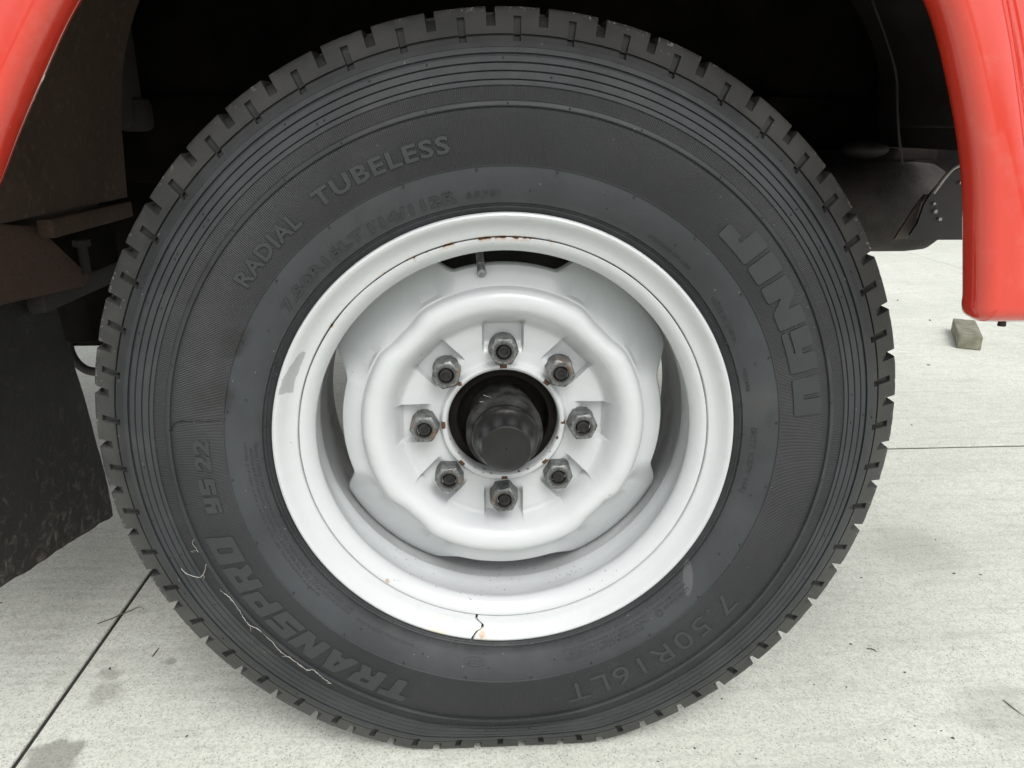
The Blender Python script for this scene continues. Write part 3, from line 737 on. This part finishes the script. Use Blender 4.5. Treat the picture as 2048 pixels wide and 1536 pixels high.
# ------------------------------------------------------------------ hub
lathe('hub', [(.0590,.125),(.0590,.0800),(.0582,.0775),(.0510,.0765),(.0498,.0780),(.0488,.0980),(.0340,.0980)], M['near_black'], WH, 96)  # recess floor coloured near-black to stand in for its deep shade
lathe('hub_barrel', [(.0362,.0980),(.0362,.0540),(.0398,.0530),(.0402,.0500),(.0402,.0360),(.0396,.0332),(.0386,.0320),(.0350,.0312),(.0335,.0295)], M['hubdust'], WH, 96)
lathe('hub_cap', [(.0345,.0330),(.0343,.0225),(.0338,.0205),(.0330,.0192),(.0318,.0180),(.0300,.0160),(.0285,.0135),(.0272,.0105),(.0264,.0070),(.0254,.0010),(.0250,-.0046),(.0245,-.0058),(.0236,-.0062),(.0225,-.0055),(.0150,-.0052),(.0006,-.0054)], M['hub'], WH, 96)
lathe('brake_drum', [(.058,.132),(.150,.132),(.176,.138),(.178,.144),(.178,.225),(.170,.235),(.05,.235)], M['black'], WH, 72)
# cobweb strands in the hub recess
for i, (a, b) in enumerate((((-.022,.045,.040), (.012,.0315,.032)), ((-.026,.040,.034), (.005,.0318,.0345)))):
    A, B = Vector(a), Vector(b); pts = [A.lerp(B, t/10) + Vector((random.uniform(-1, 1), 0, random.uniform(-1, 1)))*.0006 for t in range(11)]
    tube('cobweb_strand', pts, .00016, M['thread'], WH, 5)

# valve stem peeping through the top vent
A, B = Vector((-.0245, .118, .196)), Vector((-.0215, .0560, .1635)); d = (B-A).normalized()
def seg(name, mat, spans):
    vs = []; n = 20; a = d.cross(Vector((1, 0, 0))).normalized(); b = d.cross(a)
    for s, r in spans:
        c = A + d*s
        for j in range(n): vs.append(c + a*(r*cos(2*pi*j/n)) + b*(r*sin(2*pi*j/n)))
    fs = grid_faces(len(spans), n, True); fs.append(tuple((len(spans)-1)*n+j for j in range(n)))
    return mesh(name, vs, fs, mat, WH, 35)
Lv = (B-A).length
seg('valve_stem', M['brass'], [(0,.0040),(Lv-.020,.0040),(Lv-.0195,.0046),(Lv-.0165,.0046)])
seg('valve_cap', M['brass'], [(Lv-.0160,.0040),(Lv-.0155,.0047),(Lv-.0135,.0047),(Lv-.0130,.0042),(Lv-.0040,.0042),(Lv-.0035,.0048),(Lv-.0012,.0048),(Lv-.0002,.0040),(Lv,.0018),(Lv+.0012,.0016),(Lv+.0022,.0007)])

# ------------------------------------------------------------------ truck > body (coordinates: axle centre, via an offset parent)
def T(o):                                   # parent a piece built in axle coordinates to the truck
    o.parent = truck; o.location = Vector(o.location) + Vector((0, 0, -G)); return o

ARCH_L = [(-1.44,.1500),(-1.15,.1500),(-.80,.1500),(-.53,.1500),(-.4830,.1505),(-.4660,.1560),(-.4530,.1680),(-.4400,.1840),(-0.4131,0.2183),(-0.3855,0.2602),(-0.3741,0.2801),(-0.3578,0.3084),(-0.3329,0.3460),(-0.3049,0.3885),(-.2680,.4250),(-.2200,.4530),(-.1500,.4720),(-.0700,.4790)]
ARCH_R = [(.0300,.4790),(.1300,.4700),(.2000,.4540),(.2560,.4300),(.2880,.4120),(0.3107,0.3929),(0.3337,0.3411),(0.3546,0.2898),(0.3656,0.2473),(0.3741,0.2042),(0.3806,0.1709),(0.3817,0.1608),(0.3848,0.1538),(0.3908,0.1498),(0.3982,0.1484),(0.4391,0.1481),(0.5527,0.1478),(.64,.1478)]
def build_fender():
    raw = [Vector((x, 0, z)) for x, z in ARCH_L + ARCH_R]
    pts = smooth_path(raw, 5); n = len(pts)
    for _ in range(14):                       # fair the curve
        pts = [pts[0]] + [pts[i]*.5 + (pts[i-1]+pts[i+1])*.25 if not (.33 < pts[i].x < .42 and pts[i].z < .19) else pts[i] for i in range(1, n-1)] + [pts[-1]]
    # outer frame: walk up the rear edge, along the top, down the front edge
    L = [Vector((-1.45, 0, .20)), Vector((-1.45, 0, 1.05)), Vector((.66, 0, 1.05)), Vector((.66, 0, .30))]
    ln = [(L[i+1]-L[i]).length for i in range(3)]; tot = sum(ln)
    def frame(f):
        s = f*tot
        for i in range(3):
            if s <= ln[i] or i == 2: return L[i].lerp(L[i+1], min(1, s/ln[i]))
            s -= ln[i]
    cum = [0]
    for a, b in zip(pts, pts[1:]): cum.append(cum[-1] + (b-a).length)
    nor = []
    for i in range(n):
        d = (pts[min(i+1, n-1)] - pts[max(i-1, 0)]).normalized(); nor.append(Vector((-d.z, 0, d.x)))
    edge = [(.012, -.0850), (.002, -.0868), (0, -.0895), (0, -.094), (0, -.0990), (.0012, -.1050), (.0042, -.1105), (.0088, -.1142), (.0130, -.1154)]
    rows = []
    for dn, y in edge: rows.append([Vector((p.x + q.x*dn, y, p.z + q.z*dn)) for p, q in zip(pts, nor)])
    last = rows[-1]
    P2 = [(p.x, p.z) for p in pts]
    def dish(x, z):
        d = min(hypot(x-a, z-b) for a, b in P2)                      # distance from the arch edge
        k = 0.055*sstep(.016, .090, d)*sstep(.215, .330, z) - 0.004*sstep(.0, .018, d)*(1-sstep(.03, .07, d))
        k += 0.006*sstep(.012, .05, d)*(1-sstep(.215, .330, z))
        k += 0.05*sstep(.55, 1.05, z)                               # crown of the whole panel
        return k
    for s in [.006, .012, .018, .024, .030, .037, .045, .052, .06, .075, .09, .11, .13, .15, .18, .21, .25, .30, .36, .43, .52, .62, .74, .87, 1.0]:
        row = []
        for i, p in enumerate(last):
            f = cum[i]/cum[-1]; fr = frame(f)
            q = p.lerp(fr, s); y = -.1154 + dish(q.x, q.z)*sstep(0, .10, s)
            row.append(Vector((q.x, y, q.z)))
        rows.append(row)
    vs = [v for row in rows for v in row]
    return mesh('fender', vs, grid_faces(len(rows), n), M['red'], None, 50)
T(build_fender())['label'] = 'glossy red wing panel with a rolled wheel-arch edge'
# two small bolts under the front end of the wing
for px in (.416, .450):
    bm = bmesh.new(); bmesh.ops.create_cone(bm, cap_ends=True, segments=6, radius1=.0034, radius2=.0028, depth=.006, matrix=Matrix.Translation((px, -.096, .1465)))
    T(from_bm('fender_bolt', bm, M['black'], None, 30))

# body shell beyond the frame that shades the wheel well
T(box('cab_floor', (-1.45, -.080, .640), (.66, 1.62, .700), M['dull'], None, .004))
T(box('far_side_panel', (-1.45, 1.62, .30), (.66, 1.66, 1.05), M['red'], None, .01))
T(box('front_panel', (.640, -.06, .30), (.66, 1.62, .62), M['dull'], None, .006))
T(box('chassis_rail', (-1.45, .600, .215), (.72, .665, .3475), M['near_black'], None, .005))
T(box('chassis_rail', (-1.45, 1.02, .215), (.72, 1.085, .3475), M['near_black'], None, .005))
T(box('engine_side_panel', (-1.40, .612, .3300), (.70, .640, .650), M['near_black'], None, .003))
T(box('left_gap_filler', (-.86, .620, -.035), (-.42, .660, .235), M['near_black'], None, .01))  # dark panel added to close a bright gap behind the left arch
T(box('rear_bulkhead', (-.660, -.070, .118), (-.630, .598, .638), M['dull'], None, .004))
T(box('cross_beam', (.440, .560, .318), (.480, .598, .346), M['near_black'], None, .002))
T(box('right_gap_filler', (.40, .612, .190), (.86, .640, .345), M['near_black'], None, .004))  # added dark backing where daylight would show above the tank
T(box('lower_rail', (.420, .545, .250), (.72, .598, .268), M['near_black'], None, .003))
T(tube('axle_beam', [(0, .236, 0), (0, .8, -.02), (0, 1.5, 0)], .045, M['black'], None, 20))

def sheet(name, path, ys, thick, mat):
    """bent sheet following an (x, z) path, running from y0 to y1"""
    P = smooth_path([Vector((x, 0, z)) for x, z in path], 5); n = len(P); m = 9; vs = []
    for side in (0, 1):
        for i, p in enumerate(P):
            d = (P[min(i+1, n-1)] - P[max(i-1, 0)]).normalized(); q = Vector((-d.z, 0, d.x))*thick*side
            for j in range(m):
                y = ys[0] + (ys[1]-ys[0])*j/(m-1)
                b = 0.006*mnoise.noise(Vector((p.x*7, y*9, p.z*7)))
                vs.append((p.x + q.x + b*q.x/max(thick, 1e-6)*0 + b*0.5, y, p.z + q.z))
    fs = grid_faces(n, m); off = n*m; fs += [tuple(off+i for i in f) for f in grid_faces(n, m)]
    for i in range(n-1):
        for j in (0, m-1): fs.append((i*m+j, (i+1)*m+j, off+(i+1)*m+j, off+i*m+j))
    for j in range(m-1):
        for i in (0, n-1): fs.append((i*m+j, i*m+j+1, off+i*m+j+1, off+i*m+j))
    return T(mesh(name, vs, fs, mat, None, 40))
sheet('inner_arch_panel', [(-.500,.212),(-.496,.26),(-.487,.33),(-.462,.42),(-.41,.51),(-.33,.58),(-.22,.628),(-.10,.639)], (-.085, .385), -.004, M['mud'])['label'] = 'brown mud-coated inner wheel-arch panel'
sheet('inner_arch_panel', [(.10,.639),(.30,.625),(.45,.58),(.56,.50),(.625,.40),(.650,.27)], (-.085, .60), .004, M['dull'])
T(box('arch_ledge', (-.506, .172, .186), (-.488, .383, .207), M['mud'], None, .003))
T(box('hanger_bracket', (-.545, .402, .30), (-.505, .520, .470), M['dull'], None, .01))
T(box('hanger_arm', (-.535, .470, .295), (-.495, .530, .342), M['dull'], None, .012))
# undersealed plate above the mud flap with its pointed inner end
T(plate('support_plate', [(-.522, -.08, .214), (-.522, .120, .2085), (-.522, .195, .196), (-.522, .292, .122), (-.522, .275, .1125), (-.522, -.08, .145)], .005, M['rust'], None, 'x'))['label'] = 'flaking reddish plate above the mud flap'
T(box('spring_hanger', (-.570, .30, .030), (-.530, .420, .190), M['near_black'], None, .008))
T(box('spring_leaf', (-.600, .355, .012), (-.470, .425, .030), M['near_black'], None, .003))
T(box('cross_brace', (-.560, .20, .095), (-.528, .42, .122), M['black'], None, .004))
bm = bmesh.new()
bmesh.ops.create_cone(bm, cap_ends=True, segments=6, radius1=.010, radius2=.010, depth=.008, matrix=Matrix.Translation((-.505, .262, .168)))
bmesh.ops.create_cone(bm, cap_ends=True, segments=12, radius1=.0055, radius2=.0055, depth=.035, matrix=Matrix.Translation((-.505, .262, .148)))
T(from_bm('bracket_bolt', bm, M['dull'], None, 30))
hose = [(-.556+.0285*cos(t)-.006, .352, .012+.036*sin(t)) for t in [radians(a) for a in range(110, 341, 10)]]
T(tube('rubber_hose', hose, .0062, M['black'], None, 12))
# right-hand side
vs = []; n = 40; prof = [(.20,.0), (.20,.070), (.205,.0745), (.66,.0745), (.685,.072), (.700,.062), (.708,.045), (.711,.0)]
for x, r in prof:
    for j in range(n): t = 2*pi*j/n; vs.append((x, .505 + r*cos(t), .186 + r*sin(t)*(1.0 if sin(t) < 0 else .85)))
T(mesh('fuel_tank', vs, grid_faces(len(prof), n, True), M['tank'], None, 50))
T(plate('bracket_plate', [(.5578,.300,.1584), (.680,.300,.1579), (.680,.300,.2560), (.6230,.300,.2560), (.6040,.300,.2505), (.5865,.300,.2380), (.5735,.300,.2210), (.5660,.300,.2060), (.5610,.300,.1800), (.5530,.300,.1650)], .004, M['gloss']))
for x, z, s in ((.5810, .1960, .0034), (.5775, .2060, .0024), (.5890, .1860, .0030), (.6085, .2330, .0030)):
    bm = bmesh.new(); bmesh.ops.create_cone(bm, cap_ends=True, segments=8, radius1=s, radius2=s*.8, depth=.005, matrix=Matrix.Translation((x, .2985, z)) @ Matrix.Rotation(radians(90), 4, 'X'))
    T(from_bm('plate_bolt', bm, M['bolt'], None, 30))
T(plate('tank_stay', [(.5440,.320,.1565), (.5900,.320,.1580), (.5830,.320,.1720), (.5700,.320,.1860), (.5730,.320,.2050), (.5830,.320,.2160), (.5760,.320,.2160), (.5640,.320,.1960)], .004, M['grey']))
T(tube('brake_pipe', smooth_path([(.5750,.300,.2190), (.5960,.300,.2500), (.6180,.296,.2560), (.66,.294,.2560)], 6), .0028, M['bolt'], None, 10))
T(tube('thin_cable', smooth_path([(.4380,.300,.500), (.4585,.300,.4475), (.4802,.300,.4088), (.5016,.300,.3633), (.5100,.300,.3221), (.5180,.300,.288), (.528,.300,.255)], 6), .0016, M['dull'], None, 8))
bm = bmesh.new(); bmesh.ops.create_uvsphere(bm, u_segments=20, v_segments=12, radius=1, matrix=Matrix.Translation((.575, .50, .268)) @ Matrix.Diagonal((.036, .030, .014, 1)))
T(from_bm('rubber_mount', bm, M['black'], None, 50))

# mud flap
def build_flap():
    nu, nv = 26, 34; vs = []
    for side in (0, 1):
        for i in range(nu):
            u = i/(nu-1)
            for j in range(nv):
                v = j/(nv-1)
                top = Vector((-.55, -.05 + .311*u, .150 - .042*u)); bot = Vector((-.55, -.05 + .3546*u, -.1480 - .0763*u))
                p = top.lerp(bot, v)
                rag = 0.003*mnoise.noise(Vector((u*14, 1.7, 0)))*v**6
                b = 0.010*sin(v*2.1+u)*v + 0.004*mnoise.noise(Vector((u*3, v*3, 7))) + 0.0012*mnoise.noise(Vector((u*22, v*26, 1)))
                vs.append((p.x + b - side*.007, p.y, p.z + rag))
    fs = grid_faces(nu, nv); off = nu*nv; fs += [tuple(off+i for i in f) for f in grid_faces(nu, nv)]
    for i in range(nu-1):
        for j in (0, nv-1): fs.append((i*nv+j, (i+1)*nv+j, off+(i+1)*nv+j, off+i*nv+j))
    for j in range(nv-1):
        for i in (0, nu-1): fs.append((i*nv+j, i*nv+j+1, off+i*nv+j+1, off+i*nv+j))
    return mesh('mud_flap', vs, fs, M['flap'], None, 40)
T(build_flap())['label'] = 'mud-spattered black rubber flap behind the wheel'

# ------------------------------------------------------------------ loose things
CAMP = Vector(cam.location); _p, _y = radians(-18.69), radians(3.03)
def ray_hit_y(px, py, y):                   # where a sight line meets the plane y (used to take positions off the photograph)
    f = Vector((sin(_y)*cos(_p), cos(_y)*cos(_p), sin(_p))); r = Vector((cos(_y), -sin(_y), 0)); u = r.cross(f)
    d = f + r*((px-1024)/1540) + u*((768-py)/1540); return CAMP + d*((y-CAMP.y)/d.y)
def ray_hit_z(px, py, z):
    f = Vector((sin(_y)*cos(_p), cos(_y)*cos(_p), sin(_p))); r = Vector((cos(_y), -sin(_y), 0)); u = r.cross(f)
    d = f + r*((px-1024)/1540) + u*((768-py)/1540); return CAMP + d*((z-CAMP.z)/d.z)

def thread_on_tyre(name, pix, label, rad=.00042, jit=.0007, sprigs=6):
    pts = []
    for px, py in pix:
        y = -.015
        for _ in range(4):
            h = ray_hit_y(px, py, y); r, th = hypot(h.x, h.z), atan2(h.z, h.x); y = on_tyre(r, th, .0012)[1]
        pts.append(Vector(on_tyre(r, th, .0012)))
    path = [p + Vector((random.uniform(-1, 1), random.uniform(-.6, .2), random.uniform(-1, 1)))*jit for p in smooth_path(pts, 6)]
    bm = bmesh.new()
    def add(path, rad):
        o = tube('tmp', path, rad, M['thread'], None, 5, lambda t: 0.75 + 0.5*abs(sin(t*37)))
        bm.from_mesh(o.data); me = o.data; bpy.data.objects.remove(o); bpy.data.meshes.remove(me)
    add(path, rad)
    for _ in range(sprigs):
        i = random.randrange(len(path)); p = path[i]; q = p + Vector((random.uniform(-1, 1), -.3, random.uniform(-1, 1)))*.006
        add([p.lerp(q, t/4) + Vector((random.uniform(-1, 1), 0, random.uniform(-1, 1)))*.0007 for t in range(5)], rad*.6)
    o = from_bm(name, bm, M['thread']); tag(o, label, 'thread')
    c = Vector(path[0]); me = o.data; me.transform(Matrix.Translation(-c)); o.location = c
    return o
S7 = 1/2.2756
thread_on_tyre('frayed_thread', [(x*S7, 1050+y*S7) for x, y in ((1020,310),(1050,335),(1090,390),(1112,425),(1135,455),(1170,470),(1205,505),(1240,535),(1280,580),(1330,610),(1370,642),(1400,660),(1430,662),(1470,695),(1505,722))],
               'long white frayed thread clinging to the ridge of the tyre beside the word TRANSPRO', .00030, .0006, 10)
thread_on_tyre('frayed_thread', [(x*S7, 1050+y*S7) for x, y in ((825,198),(845,218),(870,230),(908,238),(928,218),(938,178))],
               'short hooked white thread on the tyre left of the letter O of TRANSPRO', .00030, .0003, 1)
thread_on_tyre('frayed_thread', [(388,1078),(385,1086),(392,1096),(397,1105)], 'wispy thread on the tyre just above the hooked thread', .00020, .0004, 1)

# bits of debris lying on the concrete
def crumb(px, py, s, k, label=None, group=None):
    c = ray_hit_z(px, py, G); bm = bmesh.new()
    bmesh.ops.create_icosphere(bm, subdivisions=2, radius=s)
    ang = random.uniform(0, 6); el = random.uniform(1.1, 2.0)
    for v in bm.verts:
        q = v.co*(1 + 0.75*mnoise.noise(v.co/s*1.3 + Vector((k*3.1, 0, 0)))); x, y = q.x*el, q.y
        v.co = (x*cos(ang)-y*sin(ang), x*sin(ang)+y*cos(ang), max(-s*.35, q.z*.55))
    o = from_bm('debris_crumb', bm, M['crumb'], None, 60); o.location = (c.x, c.y, G + s*.35)
    tag(o, label, 'debris', group)
S8 = 1/2.16; S6 = 1/2.327; k = 0
for x, y, s in ((742,752,1.5),(625,965,1.6),(1740,922,1.9),(1532,638,1.8),(1745,210,2.0),(1280,700,1.2),(1575,868,1.2),(1690,890,1.2),(1450,928,1.0),(1140,690,1.2),(465,1022,1.0),(1345,228,1.6),(1665,65,1.8),(890,1010,1.0),(820,990,.8),(1860,215,1.7),(1300,515,1.4)):
    crumb(1100+x*S8, 1050+y*S8, s*.0008, k, 'tiny dark crumb on the open concrete at the lower right of the tyre', 'tiny crumbs on the open concrete at the lower right'); k += 1
for x, y, s, lab in ((1062,676,3.4,'dark crumb on the concrete below and left of the wooden block'), (1070,468,4.5,'flat dark crumb between the wooden block and the tyre'),
                     (985,955,2.2,'small dark crumb just above the joint line right of the tyre'), (920,375,4.0,'dark crumb close to the tyre tread, behind the wooden block')):
    crumb(1400+x*S6, 440+y*S6, s*.0009, k, lab); k += 1
for x, y, s, lab in ((850,962,1.2,'lone dark crumb on the concrete in front of the lower left tread'), (500,655,1.6,'dark crumb just right of the slab joint, below the short twig'),
                     (5,355,1.4,'dark crumb at the left picture edge under the mud flap'), (640,870,.7,'minute speck of dirt between the grey stains and the tread'), (930,1070,.7,'minute speck of dirt at the bottom picture edge left of the tyre')):
    crumb(x*S7, 1050+y*S7, s*.001, k, lab); k += 1
def twig(pix, r, label):
    p = [ray_hit_z(px, py, G) + Vector((0, 0, r + random.uniform(0, .001))) for px, py in pix]
    path = [q + Vector((random.uniform(-1, 1), random.uniform(-1, 1), 0))*.0004 for q in smooth_path(p, 5)]
    o = tube('twig', path, r, M['twig'], None, 6, lambda t: 0.6 + 0.6*sin(pi*min(1, t+.15))); tag(o, label, 'twig')
    c = path[0].copy(); o.data.transform(Matrix.Translation(-c)); o.location = c
twig([(x*S7, 1050+y*S7) for x, y in ((443,453),(500,432),(545,412),(590,393),(622,378),(640,375),(655,388))], .0007, 'thin dry grass stem lying across the joint left of the tyre')
twig([(x*S7, 1050+y*S7) for x, y in ((695,602),(706,585),(718,570),(724,562))], .0008, 'short dark twig on the concrete below the grass stem')
twig([(1100+x*S8, 1050+y*S8) for x, y in ((1368,538),(1385,537),(1402,543),(1410,553))], .0007, 'tiny curled twig on open concrete right of the tyre')
twig([(1100+x*S8, 1050+y*S8) for x, y in ((1955,758),(1985,782),(2015,805),(2060,838))], .0006, 'straight thin straw at the lower right edge of the picture')

# wooden block under the wing
A, B = ray_hit_z(1913, 697, G), ray_hit_z(1962, 697, G)
C1 = ray_hit_z(1906, 637, G+.045); H = .045
ux = (B-A); W = ux.length; ux.normalize(); uy = Vector((C1.x-A.x, C1.y-A.y, 0)); Ln = uy.length; uy.normalize(); ux = Vector((uy.y, -uy.x, 0)); W *= .86
bm = bmesh.new(); bm_box(bm, (0, 0, 0), (W, Ln, H), .003, None, 2)
bmesh.ops.subdivide_edges(bm, edges=[e for e in bm.edges if e.calc_length() > .03], cuts=4)
for v in bm.verts: v.co += Vector((mnoise.noise(v.co*40), mnoise.noise(v.co*40+Vector((9, 0, 0))), mnoise.noise(v.co*45+Vector((0, 7, 0)))))*.0012
blk = from_bm('wooden_block', bm, M['wood'], None, 40); blk.location = (A.x, A.y, G+.001); blk.rotation_euler = (0, 0, atan2(ux.y, ux.x))
tag(blk, 'weathered grey wooden block lying on concrete below the red wing', 'wooden block')
